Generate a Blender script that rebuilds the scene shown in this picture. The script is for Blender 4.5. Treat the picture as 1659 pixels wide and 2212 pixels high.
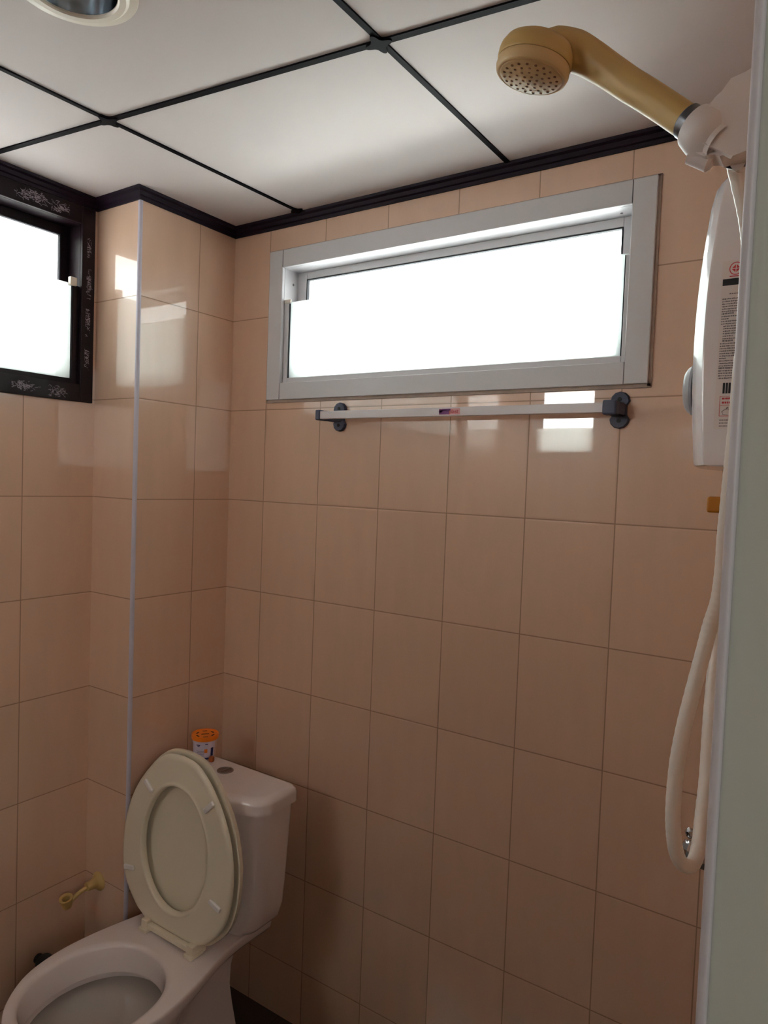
import bpy, bmesh, math, random
from mathutils import Vector, Matrix
random.seed(7)
PI = math.pi
S = bpy.context.scene
COL = S.collection
for o in list(bpy.data.objects):
    bpy.data.objects.remove(o)

# ------------------------------------------------------------------ camera
cam_d = bpy.data.cameras.new('camera')
cam = bpy.data.objects.new('camera', cam_d)
COL.objects.link(cam)
cam_d.sensor_fit = 'VERTICAL'
cam_d.sensor_height = 24.0
cam_d.sensor_width = 24.0
cam_d.lens = 24.0 * 1518.52 / 2212.0
cam_d.clip_start = 0.02
R_ = Vector((0.8301747, 0.5562717, 0.0370366))
U_ = Vector((-0.0555043, 0.0163657, 0.9983243))
D_ = Vector((-0.5547335, 0.8308393, -0.0444620))
M = Matrix((R_, U_, -D_)).transposed().to_4x4()
M.translation = Vector((1.48, -1.4178, 1.4741))
cam.matrix_world = M
S.camera = cam

# ------------------------------------------------------------------ world, exposure, daylight, hall fill
S.view_settings.view_transform = 'Standard'
S.view_settings.look = 'None'
S.view_settings.gamma = 1.0
S.view_settings.use_curve_mapping = False
S.view_settings.exposure = 0.92
S.cycles.max_bounces = 10
S.cycles.diffuse_bounces = 6
S.cycles.transparent_max_bounces = 12
S.cycles.caustics_reflective = False
S.cycles.caustics_refractive = False
S.cycles.sample_clamp_indirect = 4.0
S.cycles.use_denoising = True
world = bpy.data.worlds.new('world')
S.world = world
world.use_nodes = True
bg = world.node_tree.nodes['Background']
bg.inputs[0].default_value = (0.93, 0.97, 1.0, 1)
bg.inputs[1].default_value = 5.0


def area(name, loc, target, sx, sy, power, colr, spread=PI):
    l = bpy.data.lights.new(name, 'AREA')
    l.shape = 'RECTANGLE'
    l.size = sx
    l.size_y = sy
    l.energy = power
    l.color = colr
    l.spread = spread
    o = bpy.data.objects.new(name, l)
    COL.objects.link(o)
    o.location = loc
    o.rotation_euler = (Vector(target) - Vector(loc)).to_track_quat('-Z', 'Y').to_euler()
    return o


area('daylight_back', (0.64, 0.40, 1.66), (0.64, 0.0, 1.93), 1.2, 0.5, 43.0, (0.97, 1.0, 0.98))
area('daylight_left', (-0.85, -1.15, 1.90), (0.5, -0.9, 1.75), 1.7, 0.7, 34.0, (1.0, 0.97, 0.92))
area('daylight_front', (0.12, -2.95, 1.85), (0.3, 0.0, 1.45), 1.5, 0.9, 75.0, (1.0, 0.95, 0.92))
area('hall_fill', (2.90, -2.2, 1.85), (1.0, -0.9, 1.6), 0.8, 0.7, 4.5, (0.98, 1.0, 0.95))  # fill light added inside the closed passage, which has no window

# ------------------------------------------------------------------ helpers


def srgb(r, g, b):
    def f(c):
        c /= 255.0
        return c / 12.92 if c <= 0.04045 else ((c + 0.055) / 1.055) ** 2.4
    return (f(r), f(g), f(b), 1.0)


def mat(name, col, rough=0.5, metal=0.0, coat=0.0, noise=0.0, nscale=20.0, bump=0.0, bscale=60.0, spec=0.5):
    m = bpy.data.materials.new(name)
    m.use_nodes = True
    nt = m.node_tree
    b = nt.nodes['Principled BSDF']
    b.inputs['Base Color'].default_value = col
    b.inputs['Roughness'].default_value = rough
    b.inputs['Metallic'].default_value = metal
    b.inputs['Coat Weight'].default_value = coat
    b.inputs['Coat Roughness'].default_value = 0.05
    b.inputs['Specular IOR Level'].default_value = spec
    tc = nt.nodes.new('ShaderNodeTexCoord')
    if noise > 0:
        n = nt.nodes.new('ShaderNodeTexNoise')
        n.inputs['Scale'].default_value = nscale
        n.inputs['Detail'].default_value = 4
        nt.links.new(tc.outputs['Object'], n.inputs['Vector'])
        mx = nt.nodes.new('ShaderNodeMix')
        mx.data_type = 'RGBA'
        mx.inputs[6].default_value = tuple(c * (1 - noise) for c in col[:3]) + (1,)
        mx.inputs[7].default_value = tuple(min(1, c * (1 + noise)) for c in col[:3]) + (1,)
        nt.links.new(n.outputs['Fac'], mx.inputs[0])
        nt.links.new(mx.outputs[2], b.inputs['Base Color'])
    if bump > 0:
        n2 = nt.nodes.new('ShaderNodeTexNoise')
        n2.inputs['Scale'].default_value = bscale
        nt.links.new(tc.outputs['Object'], n2.inputs['Vector'])
        bp = nt.nodes.new('ShaderNodeBump')
        bp.inputs['Strength'].default_value = bump
        bp.inputs['Distance'].default_value = 0.002
        nt.links.new(n2.outputs['Fac'], bp.inputs['Height'])
        nt.links.new(bp.outputs[0], b.inputs['Normal'])
    return m


def tile_mat(name, axis, off, w, zoff=1.655, h=0.25, col=srgb(218, 182, 157), dark=srgb(166, 133, 108), grout=0.0022, rough=0.32):
    """glossy ceramic wall tiles; axis 0/1 = horizontal coordinate, off = where a vertical joint stands"""
    m = bpy.data.materials.new(name)
    m.use_nodes = True
    nt = m.node_tree
    L = nt.links
    b = nt.nodes['Principled BSDF']
    b.inputs['Coat Weight'].default_value = 1.0
    b.inputs['Coat IOR'].default_value = 1.68
    b.inputs['Coat Roughness'].default_value = 0.02
    tc = nt.nodes.new('ShaderNodeTexCoord')
    sp = nt.nodes.new('ShaderNodeSeparateXYZ')
    L.new(tc.outputs['Object'], sp.inputs[0])

    def mth(op, a, c=None, d=None):
        n = nt.nodes.new('ShaderNodeMath')
        n.operation = op
        for i, v in enumerate((a, c, d)):
            if v is None:
                continue
            if isinstance(v, (int, float)):
                n.inputs[i].default_value = v
            else:
                L.new(v, n.inputs[i])
        return n.outputs[0]

    def line(src, o, size):
        a = mth('DIVIDE', mth('SUBTRACT', src, o), size)
        fr = mth('FRACT', mth('ADD', a, 100.5))
        d = mth('MULTIPLY', mth('ABSOLUTE', mth('SUBTRACT', fr, 0.5)), size)
        return d, mth('FLOOR', mth('ADD', a, 100.0))
    dx, ix = line(sp.outputs[axis], off, w)
    dz, iz = line(sp.outputs[2], zoff, h)
    dm = mth('MINIMUM', dx, dz)
    mr = nt.nodes.new('ShaderNodeMapRange')
    mr.inputs[1].default_value = grout * 0.35
    mr.inputs[2].default_value = grout * 0.75
    L.new(dm, mr.inputs[0])
    # per tile tone
    cb = nt.nodes.new('ShaderNodeCombineXYZ')
    L.new(ix, cb.inputs[0])
    L.new(iz, cb.inputs[1])
    wn = nt.nodes.new('ShaderNodeTexWhiteNoise')
    L.new(cb.outputs[0], wn.inputs[0])
    no = nt.nodes.new('ShaderNodeTexNoise')
    no.inputs['Scale'].default_value = 9
    no.inputs['Detail'].default_value = 6
    mp = nt.nodes.new('ShaderNodeMapping')
    mp.inputs['Scale'].default_value = (3.0, 3.0, 0.6)
    L.new(tc.outputs['Object'], mp.inputs[0])
    L.new(mp.outputs[0], no.inputs['Vector'])
    tone = mth('ADD', mth('MULTIPLY', wn.outputs[0], 0.06), mth('MULTIPLY', no.outputs[0], 0.14))
    val = mth('ADD', tone, 0.90)
    mx = nt.nodes.new('ShaderNodeMix')
    mx.data_type = 'RGBA'
    mx.inputs[6].default_value = dark
    mx.inputs[7].default_value = col
    L.new(mr.outputs[0], mx.inputs[0])
    hv = nt.nodes.new('ShaderNodeHueSaturation')
    L.new(mx.outputs[2], hv.inputs['Color'])
    L.new(val, hv.inputs['Value'])
    L.new(hv.outputs[0], b.inputs['Base Color'])
    r2 = nt.nodes.new('ShaderNodeMapRange')
    r2.inputs[3].default_value = 0.7
    r2.inputs[4].default_value = rough
    L.new(mr.outputs[0], r2.inputs[0])
    L.new(r2.outputs[0], b.inputs['Roughness'])
    mr2 = nt.nodes.new('ShaderNodeMapRange')
    mr2.inputs[1].default_value = 0.0004
    mr2.inputs[2].default_value = 0.004
    L.new(dm, mr2.inputs[0])
    bp = nt.nodes.new('ShaderNodeBump')
    bp.inputs['Strength'].default_value = 0.35
    bp.inputs['Distance'].default_value = 0.0012
    n3 = nt.nodes.new('ShaderNodeTexNoise')
    n3.inputs['Scale'].default_value = 14
    L.new(tc.outputs['Object'], n3.inputs['Vector'])
    hh = mth('ADD', mr2.outputs[0], mth('MULTIPLY', n3.outputs[0], 0.04))
    L.new(hh, bp.inputs['Height'])
    L.new(bp.outputs[0], b.inputs['Normal'])
    return m


def glass_mat(name, tint, frost):
    """thin window pane: clear transparency mixed with a frosted, light spreading share and a glossy surface"""
    m = bpy.data.materials.new(name)
    m.use_nodes = True
    nt = m.node_tree
    nt.nodes.clear()
    out = nt.nodes.new('ShaderNodeOutputMaterial')
    tr = nt.nodes.new('ShaderNodeBsdfTransparent')
    tr.inputs[0].default_value = tint
    tl = nt.nodes.new('ShaderNodeBsdfTranslucent')
    tl.inputs[0].default_value = (0.95, 0.97, 0.96, 1)
    gl = nt.nodes.new('ShaderNodeBsdfGlossy')
    gl.inputs['Roughness'].default_value = 0.08
    fr = nt.nodes.new('ShaderNodeFresnel')
    fr.inputs[0].default_value = 1.45
    m1 = nt.nodes.new('ShaderNodeMixShader')
    m1.inputs[0].default_value = frost
    nt.links.new(tr.outputs[0], m1.inputs[1])
    nt.links.new(tl.outputs[0], m1.inputs[2])
    m2 = nt.nodes.new('ShaderNodeMixShader')
    nt.links.new(fr.outputs[0], m2.inputs[0])
    nt.links.new(m1.outputs[0], m2.inputs[1])
    nt.links.new(gl.outputs[0], m2.inputs[2])
    nt.links.new(m2.outputs[0], out.inputs[0])
    return m


def tag(o, label=None, cat=None, group=None, kind=None):
    if label:
        o['label'] = label
    if cat:
        o['category'] = cat
    if group:
        o['group'] = group
    if kind:
        o['kind'] = kind
    return o


def empty(name, loc=(0, 0, 0), rot=None):
    o = bpy.data.objects.new(name, None)
    o.empty_display_size = 0.05
    COL.objects.link(o)
    if rot is not None:
        o.matrix_world = Matrix.Translation(loc) @ rot.to_4x4()
    else:
        o.matrix_world = Matrix.Translation(loc)
    return o


def link(name, bm, m, parent=None, smooth=True, angle=35, world_coords=True):
    """bm is in world coordinates; when a parent is given its transform is undone so the mesh stays put"""
    if parent is not None and world_coords:
        bmesh.ops.transform(bm, matrix=WM[parent.name].inverted(), verts=bm.verts)
    bmesh.ops.recalc_face_normals(bm, faces=bm.faces)
    if smooth:
        for f in bm.faces:
            f.smooth = True
        ca = math.radians(angle)
        for e in bm.edges:
            if len(e.link_faces) == 2 and e.calc_face_angle(0) > ca:
                e.smooth = False
    me = bpy.data.meshes.new(name)
    bm.to_mesh(me)
    bm.free()
    if m is not None:
        me.materials.append(m)
    o = bpy.data.objects.new(name, me)
    COL.objects.link(o)
    if parent is not None:
        o.parent = parent
        WM[o.name] = WM[parent.name].copy()
    else:
        WM[o.name] = Matrix.Identity(4)
    if smooth:
        wn = o.modifiers.new('wn', 'WEIGHTED_NORMAL')
        wn.keep_sharp = True
    return o


WM = {}


def thing(name, loc, label, cat, group=None, rot=None, kind=None):
    o = empty(name, loc, rot)
    WM[o.name] = Matrix.Translation(loc) @ (rot.to_4x4() if rot is not None else Matrix.Identity(4))
    return tag(o, label, cat, group, kind)


def box(bm, x0, x1, y0, y1, z0, z1, bev=0.0, seg=2, mtx=None):
    t = bmesh.new()
    vs = [t.verts.new((x, y, z)) for x in (x0, x1) for y in (y0, y1) for z in (z0, z1)]
    for f in ((0, 1, 3, 2), (4, 6, 7, 5), (0, 4, 5, 1), (2, 3, 7, 6), (0, 2, 6, 4), (1, 5, 7, 3)):
        t.faces.new([vs[i] for i in f])
    bmesh.ops.recalc_face_normals(t, faces=t.faces)
    if bev > 0:
        bmesh.ops.bevel(t, geom=list(t.edges), offset=bev, segments=seg, profile=0.5, affect='EDGES')
    if mtx is not None:
        bmesh.ops.transform(t, matrix=mtx, verts=t.verts)
    me = bpy.data.meshes.new('tmp')
    t.to_mesh(me)
    t.free()
    bm.from_mesh(me)
    bpy.data.meshes.remove(me)
    return bm


def bx(*a, **k):
    return box(bmesh.new(), *a, **k)


def loft(bm, rings, cap0=True, cap1=True, closed=True):
    R = [[bm.verts.new(p) for p in r] for r in rings]
    n = len(rings[0])
    for a, b in zip(R[:-1], R[1:]):
        for i in range(n if closed else n - 1):
            j = (i + 1) % n
            bm.faces.new((a[i], a[j], b[j], b[i]))
    if cap0:
        bm.faces.new(R[0][::-1])
    if cap1:
        bm.faces.new(R[-1])
    return R


def frame_of(d):
    d = Vector(d).normalized()
    a = Vector((0, 0, 1)) if abs(d.z) < 0.9 else Vector((1, 0, 0))
    u = d.cross(a).normalized()
    v = d.cross(u).normalized()
    return u, v, d


def lathe(bm, prof, origin, axis, n=40, cap0=True, cap1=True):
    """prof = [(radius, height along axis)...]"""
    u, v, d = frame_of(axis)
    o = Vector(origin)
    rings = []
    for r, h in prof:
        rings.append([o + d * h + (u * math.cos(2 * PI * i / n) + v * math.sin(2 * PI * i / n)) * max(r, 1e-5) for i in range(n)])
    loft(bm, rings, cap0, cap1)
    return bm


def smooth_path(pts, k=8):
    P = [Vector(p) for p in pts]
    out = []
    for i in range(len(P) - 1):
        p0 = P[max(i - 1, 0)]
        p1, p2 = P[i], P[i + 1]
        p3 = P[min(i + 2, len(P) - 1)]
        for j in range(k):
            t = j / k
            out.append(0.5 * ((2 * p1) + (p2 - p0) * t + (2 * p0 - 5 * p1 + 4 * p2 - p3) * t * t + (3 * p1 - p0 - 3 * p2 + p3) * t ** 3))
    out.append(P[-1])
    return out


def tube(bm, pts, rad, n=16, cap=True):
    P = [Vector(p) for p in pts]
    rads = rad if isinstance(rad, (list, tuple)) else [rad] * len(P)
    up = None
    rings = []
    for i, p in enumerate(P):
        d = (P[min(i + 1, len(P) - 1)] - P[max(i - 1, 0)]).normalized()
        if up is None:
            u, v, _ = frame_of(d)
            up = u
        u = (up - d * up.dot(d)).normalized()
        v = d.cross(u)
        up = u
        rings.append([p + (u * math.cos(2 * PI * k / n) + v * math.sin(2 * PI * k / n)) * rads[i] for k in range(n)])
    loft(bm, rings, cap, cap)
    return bm


def struct(o):
    o['kind'] = 'structure'
    return o


# ------------------------------------------------------------------ materials
TW = 0.1906
M_tile_back = tile_mat('tile_back', 0, 0.1338, TW)
M_tile_col_side = tile_mat('tile_column_side', 1, -0.1272, TW)
M_tile_left = tile_mat('tile_left', 1, -0.5028, TW)
M_tile_right = tile_mat('tile_right', 1, -0.10, TW)
M_tile_front = tile_mat('tile_front', 0, 0.05, TW)
M_floor = tile_mat('tile_floor', 0, 0.05, 0.2, col=srgb(40, 30, 26), dark=srgb(20, 16, 14), rough=0.35)
M_ceil = mat('ceiling_board', srgb(196, 186, 184), 0.75, noise=0.02, nscale=6, bump=0.05, bscale=90)
M_darkwood = mat('dark_lacquer_trim', srgb(30, 17, 30), 0.5, bump=0.2, bscale=40, spec=0.12)
M_darkstrip = mat('black_cover_strip', srgb(14, 9, 14), 0.7, spec=0.08)
M_alu = mat('powder_white_aluminium', srgb(205, 203, 206), 0.42)
M_caulk = mat('grey_caulk', srgb(176, 158, 146), 0.8, noise=0.2, nscale=60)
M_gasket = mat('dark_gasket', srgb(35, 38, 46), 0.7)
M_brown_alu = mat('dark_brown_window_frame', srgb(26, 14, 20), 0.42, spec=0.2)
M_film = mat('film_residue', srgb(150, 140, 150), 0.7, noise=0.3, nscale=150)
M_clip = mat('ivory_clip', srgb(226, 218, 206), 0.5)
M_pvc = mat('white_pvc', srgb(212, 205, 210), 0.4)
M_pvc_green = mat('pale_green_pvc', srgb(208, 210, 200), 0.5, noise=0.03, nscale=8)
M_cer = mat('toilet_ceramic', srgb(226, 214, 212), 0.14, coat=0.4)
M_seat = mat('ivory_seat_plastic', srgb(226, 216, 196), 0.3)
M_seatpad = mat('white_rubber_bumper', srgb(232, 228, 226), 0.4)
M_chrome = mat('chrome', (0.62, 0.62, 0.64, 1), 0.12, metal=1.0)
M_button = mat('dull_chrome_button', (0.34, 0.30, 0.28, 1), 0.3, metal=1.0)
M_water = mat('bowl_water', (0.42, 0.38, 0.35, 1), 0.03, spec=0.6)
M_cream = mat('cream_plastic', srgb(198, 166, 104), 0.42)
M_cream2 = mat('cream_face_plastic', srgb(210, 178, 128), 0.45)
M_nozzle = mat('brown_nozzle_hole', srgb(128, 84, 50), 0.6)
M_white = mat('white_abs_plastic', srgb(226, 222, 226), 0.18, coat=0.6)
M_white2 = mat('matte_white_plastic', srgb(216, 208, 208), 0.4)
M_hose = mat('white_vinyl_hose', srgb(222, 212, 204), 0.28)
M_blue = mat('slate_blue_plastic', srgb(66, 70, 92), 0.5)
M_black = mat('black_rubber', srgb(8, 8, 9), 0.6)
M_amber = mat('amber_plastic', srgb(176, 112, 22), 0.35)
M_orange = mat('orange_plastic', srgb(236, 122, 16), 0.4)
M_jar = mat('jar_lilac_label', srgb(206, 196, 216), 0.4, noise=0.08, nscale=70)
M_jarbody = mat('jar_body_plastic', srgb(206, 176, 160), 0.4)
M_navy = mat('navy_print', srgb(28, 34, 92), 0.5)
M_red = mat('red_print', srgb(196, 44, 58), 0.5)
M_pink = mat('pink_print', srgb(226, 164, 168), 0.5)
M_grey_print = mat('grey_print', srgb(118, 112, 118), 0.6)
M_black_print = mat('black_print', srgb(20, 22, 34), 0.5)
M_paper = mat('sticker_paper', srgb(216, 208, 208), 0.5)
M_purple = mat('purple_smudge', srgb(120, 46, 120), 0.5, noise=0.3, nscale=200)
M_knob = mat('silver_grey_knob', srgb(176, 178, 184), 0.3)
M_reflector = mat('lamp_reflector', (0.55, 0.58, 0.62, 1), 0.15, metal=1.0)
M_bulb = mat('lamp_bulb_glass', srgb(206, 206, 204), 0.25)
M_hall = mat('hall_plaster', srgb(190, 186, 176), 0.8, noise=0.04, nscale=5)
M_pane_clear = glass_mat('clear_window_glass', (0.96, 1.0, 0.985, 1), 0.12)
M_pane_opal = glass_mat('opal_window_glass', (0.96, 1.0, 0.985, 1), 0.9)
M_pane_half = glass_mat('figured_window_glass', (0.96, 1.0, 0.985, 1), 0.5)
M_pane_frost = glass_mat('frosted_window_glass', (0.95, 1.0, 0.98, 1), 0.75)

# ------------------------------------------------------------------ room shell
ZC = 2.16
YF = -2.40       # front wall, behind the camera
XR = 1.4335        # right wall
XL = -0.1715     # left wall
YC = -0.3155     # face of the boxed-in column
TH = 0.12


def wall_with_hole(name, axis, c0, c1, lo, hi, z0, z1, hole, m):
    """axis 0: slab between y=c0..c1 running along x lo..hi ; axis 1: slab between x=c0..c1 along y"""
    bm = bmesh.new()
    if hole:
        a, b, h0, h1 = hole
        segs = [(lo, a, z0, z1), (b, hi, z0, z1), (a, b, z0, h0), (a, b, h1, z1)]
    else:
        segs = [(lo, hi, z0, z1)]
    for s0, s1, q0, q1 in segs:
        if s1 - s0 < 1e-4 or q1 - q0 < 1e-4:
            continue
        if axis == 0:
            box(bm, s0, s1, c0, c1, q0, q1)
        else:
            box(bm, c0, c1, s0, s1, q0, q1)
    return struct(link(name, bm, m, smooth=False))


wall_with_hole('wall_back', 0, 0.0, TH, 0.0, XR + TH, 0.0, 2.30, (0.178, 1.102, 1.712, 2.038), M_tile_back)
wall_with_hole('wall_corner', 1, XL - TH, 0.0, YC, TH, 0.0, 2.30, None, M_tile_col_side)
LY0, LY1 = -1.72, -0.352
wall_with_hole('wall_left', 1, XL - TH, XL, YF - TH, YC, 0.0, 2.30, (LY0, LY1, 1.680, 2.098), M_tile_left)
wall_with_hole('wall_right', 1, XR, XR + TH, YF, 0.0, 0.0, 2.30, (-1.90, -1.050, 0.0, 2.02), M_tile_right)
wall_with_hole('wall_front', 0, YF - TH, YF, XL, XR + TH, 0.0, 2.30, (-0.076, 0.306, 1.644, 2.046), M_tile_front)
struct(link('floor', bx(XL - TH, XR + TH, YF - TH, TH, -0.1, 0.0), M_floor, smooth=False))

# ceiling board with the round cut-out of the downlight
LC = (0.517, -0.822)
bm = bmesh.new()
n = 48
x0, x1, y0, y1 = XL - 0.01, XR + 0.01, YF - 0.01, 0.01
inner, outer = [], []
angs = sorted([2 * PI * i / n for i in range(n)] + [math.atan2(y - LC[1], x - LC[0]) % (2 * PI) for x in (x0, x1) for y in (y0, y1)])
for a in angs:
    dx, dy = math.cos(a), math.sin(a)
    t = min([(x1 - LC[0]) / dx if dx > 1e-6 else 9, (x0 - LC[0]) / dx if dx < -1e-6 else 9, (y1 - LC[1]) / dy if dy > 1e-6 else 9, (y0 - LC[1]) / dy if dy < -1e-6 else 9])
    inner.append((LC[0] + dx * 0.062, LC[1] + dy * 0.062, ZC))
    outer.append((LC[0] + dx * t, LC[1] + dy * t, ZC))
up = lambda r, z: [(p[0], p[1], z) for p in r]
loft(bm, [up(inner, ZC + 0.012), inner, outer, up(outer, ZC + 0.012)], False, False)
R0 = [bm.verts.new(p) for p in up(inner, ZC + 0.012)]
R1 = [bm.verts.new(p) for p in up(outer, ZC + 0.012)]
for i in range(len(R0)):
    j = (i + 1) % len(R0)
    bm.faces.new((R0[i], R0[j], R1[j], R1[i]))
struct(link('ceiling', bm, M_ceil, smooth=False))
struct(link('ceiling_slab', bx(XL - TH, XR + TH, YF - TH, TH, 2.30, 2.36), M_hall, smooth=False))

# black cover strips under the ceiling joints


def strip(name, a, b, w=0.0105, z=ZC, t=0.003):
    a, b = Vector((a[0], a[1], 0)), Vector((b[0], b[1], 0))
    d = (b - a).normalized()
    s = Vector((-d.y, d.x, 0)) * w / 2
    bm = bmesh.new()
    ring = [a + s, b + s, b - s, a - s]
    loft(bm, [[p + Vector((0, 0, z - t)) for p in ring], [p + Vector((0, 0, z)) for p in ring]])
    return struct(link(name, bm, M_darkstrip, smooth=False))


XA, XB = Vector((0.822, -0.496)), Vector((0.227, -0.562))
dr = (XA - XB).normalized()
e0 = XB + dr * ((XL + 0.01 - XB.x) / dr.x)
e1 = XB + dr * ((XR - 0.01 - XB.x) / dr.x)
strip('trim_1', e0, e1, 0.0125)
strip('trim_2', (0.818, YF + 0.01), (0.829, -0.01), 0.0105)
strip('trim_3', (0.250, -0.01), (0.150, YF + 0.01), 0.0095)
strip('trim_4', (XL + 0.01, -1.30), (XR - 0.01, -1.14), 0.0125)


def rosette(name, c, s=0.021):
    bm = bmesh.new()
    ring = []
    for k in range(64):
        a = 2 * PI * k / 64
        r = 0.60 + 0.52 * abs(math.cos(2 * a)) ** 3.5
        ring.append((c[0] + s * r * math.cos(a + 0.06), c[1] + s * r * math.sin(a + 0.06)))
    loft(bm, [[(x, y, ZC - 0.0055) for x, y in ring], [(x, y, ZC) for x, y in ring]])
    return struct(link(name, bm, M_darkstrip, smooth=False))


rosette('trim_5', XA)
rosette('trim_6', XB)
rosette('trim_7', (0.250, -0.030), 0.016)

# dark moulded cornice, one stick per wall
PROF = [(0.0, -0.026), (0.004, -0.026), (0.006, -0.019), (0.010, -0.017), (0.013, -0.009), (0.019, -0.006), (0.021, 0.0), (0.0, 0.0)]


def cornice(name, a, b, nrm, ma, mb):
    """a,b wall line ends (xy); nrm inward normal; ma/mb = +1 inside corner (shorten) -1 outside corner (lengthen)"""
    a, b, nn = Vector(a), Vector(b), Vector(nrm)
    d = (b - a).normalized()
    r0, r1 = [], []
    for o, z in PROF:
        p = a + nn * o + d * (o * ma)
        q = b + nn * o - d * (o * mb)
        r0.append((p.x, p.y, ZC + z))
        r1.append((q.x, q.y, ZC + z))
    bm = bmesh.new()
    loft(bm, [r0, r1])
    return struct(link(name, bm, M_darkwood, smooth=False))


e = 0.0004
cornice('trim_8', (0.0, -e), (XR, -e), (0, -1), 1, 1)
cornice('trim_9', (e, 0.0), (e, YC), (1, 0), 1, -1)
cornice('trim_10', (0.0, YC - e), (XL, YC - e), (0, -1), -1, 1)
cornice('trim_11', (XL + e, YC), (XL + e, YF), (1, 0), 1, 1)
cornice('trim_12', (XR - e, YF), (XR - e, 0.0), (-1, 0), 1, 1)
cornice('trim_13', (XL, YF + e), (XR, YF + e), (0, 1), 1, 1)
# white plastic tile edge on the outer corner of the column
bm = bmesh.new()
ring = []
for k in range(9):
    a = -PI / 2 + (PI / 2) * k / 8
    ring.append((-0.0040 + 0.0060 * math.cos(a), YC + 0.0040 + 0.0060 * math.sin(a)))
ring = [(-0.0062, YC - 0.0018)] + ring + [(0.0018, YC + 0.0062), (-0.001, YC + 0.0062), (-0.0062, YC + 0.001)]
loft(bm, [[(x, y, 0.001) for x, y in ring], [(x, y, ZC - 0.0262) for x, y in ring]])
struct(link('trim_14', bm, mat('lilac_grey_tile_edge', srgb(196, 190, 204), 0.35)))

# ------------------------------------------------------------------ windows
def ring_frame(bm, axis, c0, c1, o, i, bev=0.001):
    """rectangular picture frame. axis 0: lies in xz, depth y c0..c1. o=(lo,hi,z0,z1) outer, i inner. Returns separate sticks"""
    lo, hi, z0, z1 = o
    a, b, q0, q1 = i
    for s in ((lo, a, z0, z1), (b, hi, z0, z1), (a, b, z0, q0), (a, b, q1, z1)):
        if axis == 0:
            box(bm, s[0], s[1], c0, c1, s[2], s[3], bev, 1)
        else:
            box(bm, c0, c1, s[0], s[1], s[2], s[3], bev, 1)
    return bm


def window(name, axis, face, sgn, outer, inner, m_frame, label, lower_top, chan, back_in, depth=0.07, gl=0.060, m_out=None, m_low=None):
    """face = wall surface coordinate; sgn = direction pointing outdoors (+1/-1) along the depth axis"""
    if axis == 0:
        loc = ((outer[0] + outer[1]) / 2, face, outer[2])
    else:
        loc = (face, (outer[0] + outer[1]) / 2, outer[2])
    W = thing(name, loc, label, 'window', kind='structure')

    def rng(a, b):
        v = (face + sgn * a, face + sgn * b)
        return min(v), max(v)
    # moulded face + jamb box
    bm = bmesh.new()
    c0, c1 = rng(-0.010, 0.000)
    ring_frame(bm, axis, c0, c1, outer, inner, 0.0012)
    box_o = (inner[0] - 0.008, inner[1] + 0.008, inner[2] - 0.008, inner[3] + 0.008)
    c0, c1 = rng(0.0, depth)
    ring_frame(bm, axis, c0, c1, box_o, inner, 0.0)
    link('window_frame', bm, m_frame, W)
    # fixed outer sash
    bm = bmesh.new()
    bi = (inner[0] + back_in[0], inner[1] - back_in[1], inner[2] + back_in[2], inner[3] - back_in[3])
    c0, c1 = rng(gl - 0.008, gl + 0.008)
    ring_frame(bm, axis, c0, c1, inner, bi, 0.0015)
    sash = link('outer_sash', bm, m_frame, W)
    bm = bmesh.new()
    c0, c1 = rng(gl - 0.0085, gl + 0.002)
    g = 0.003
    ring_frame(bm, axis, c0, c1, bi, (bi[0] + g, bi[1] - g, bi[2] + g, bi[3] - g), 0.0)
    link('gasket', bm, M_gasket, sash)
    c0, c1 = rng(gl + 0.000, gl + 0.004)
    bm = bmesh.new()
    if axis == 0:
        box(bm, bi[0] - 0.002, bi[1] + 0.002, c0, c1, bi[2] - 0.002, bi[3] + 0.002)
    else:
        box(bm, c0, c1, bi[0] - 0.002, bi[1] + 0.002, bi[2] - 0.002, bi[3] + 0.002)
    link('outer_pane', bm, m_out or M_pane_clear, sash, smooth=False)
    # loose lower pane standing in a front channel
    cl, cr, cb = chan
    bm = bmesh.new()
    c0, c1 = rng(0.002, 0.018)
    for s in ((inner[0], inner[0] + cl, inner[2], lower_top), (inner[1] - cr, inner[1], inner[2], lower_top), (inner[0] + cl, inner[1] - cr, inner[2], inner[2] + cb)):
        if axis == 0:
            box(bm, s[0], s[1], c0, c1, s[2], s[3], 0.001, 1)
        else:
            box(bm, c0, c1, s[0], s[1], s[2], s[3], 0.001, 1)
    ch = link('pane_channel', bm, m_frame, W)
    c0, c1 = rng(0.008, 0.012)
    bm = bmesh.new()
    pz = lower_top + 0.004
    if axis == 0:
        box(bm, inner[0] + cl - 0.002, inner[1] - cr + 0.002, c0, c1, inner[2] + cb - 0.002, pz)
    else:
        box(bm, c0, c1, inner[0] + cl - 0.002, inner[1] - cr + 0.002, inner[2] + cb - 0.002, pz)
    link('lower_pane', bm, m_low or M_pane_frost, ch, smooth=False)
    bm = bmesh.new()
    c0, c1 = rng(0.004, 0.0075)
    g = 0.0025
    for s in ((inner[0] + cl, inner[0] + cl + g, inner[2] + cb, lower_top), (inner[1] - cr - g, inner[1] - cr, inner[2] + cb, lower_top)):
        if axis == 0:
            box(bm, s[0], s[1], c0, c1, s[2], s[3])
        else:
            box(bm, c0, c1, s[0], s[1], s[2], s[3])
    link('gasket', bm, M_gasket, ch)
    return W


w1o = (0.142, 1.137, 1.680, 2.074)
w1i = (0.189, 1.091, 1.724, 2.028)
w1 = window('window_1', 0, 0.0, 1, w1o, w1i, M_alu, 'white aluminium high window in the tiled wall above the towel rail', 1.935, (0.015, 0.010, 0.014), (0.032, 0.032, 0.022, 0.020), m_out=M_pane_half)
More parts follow.
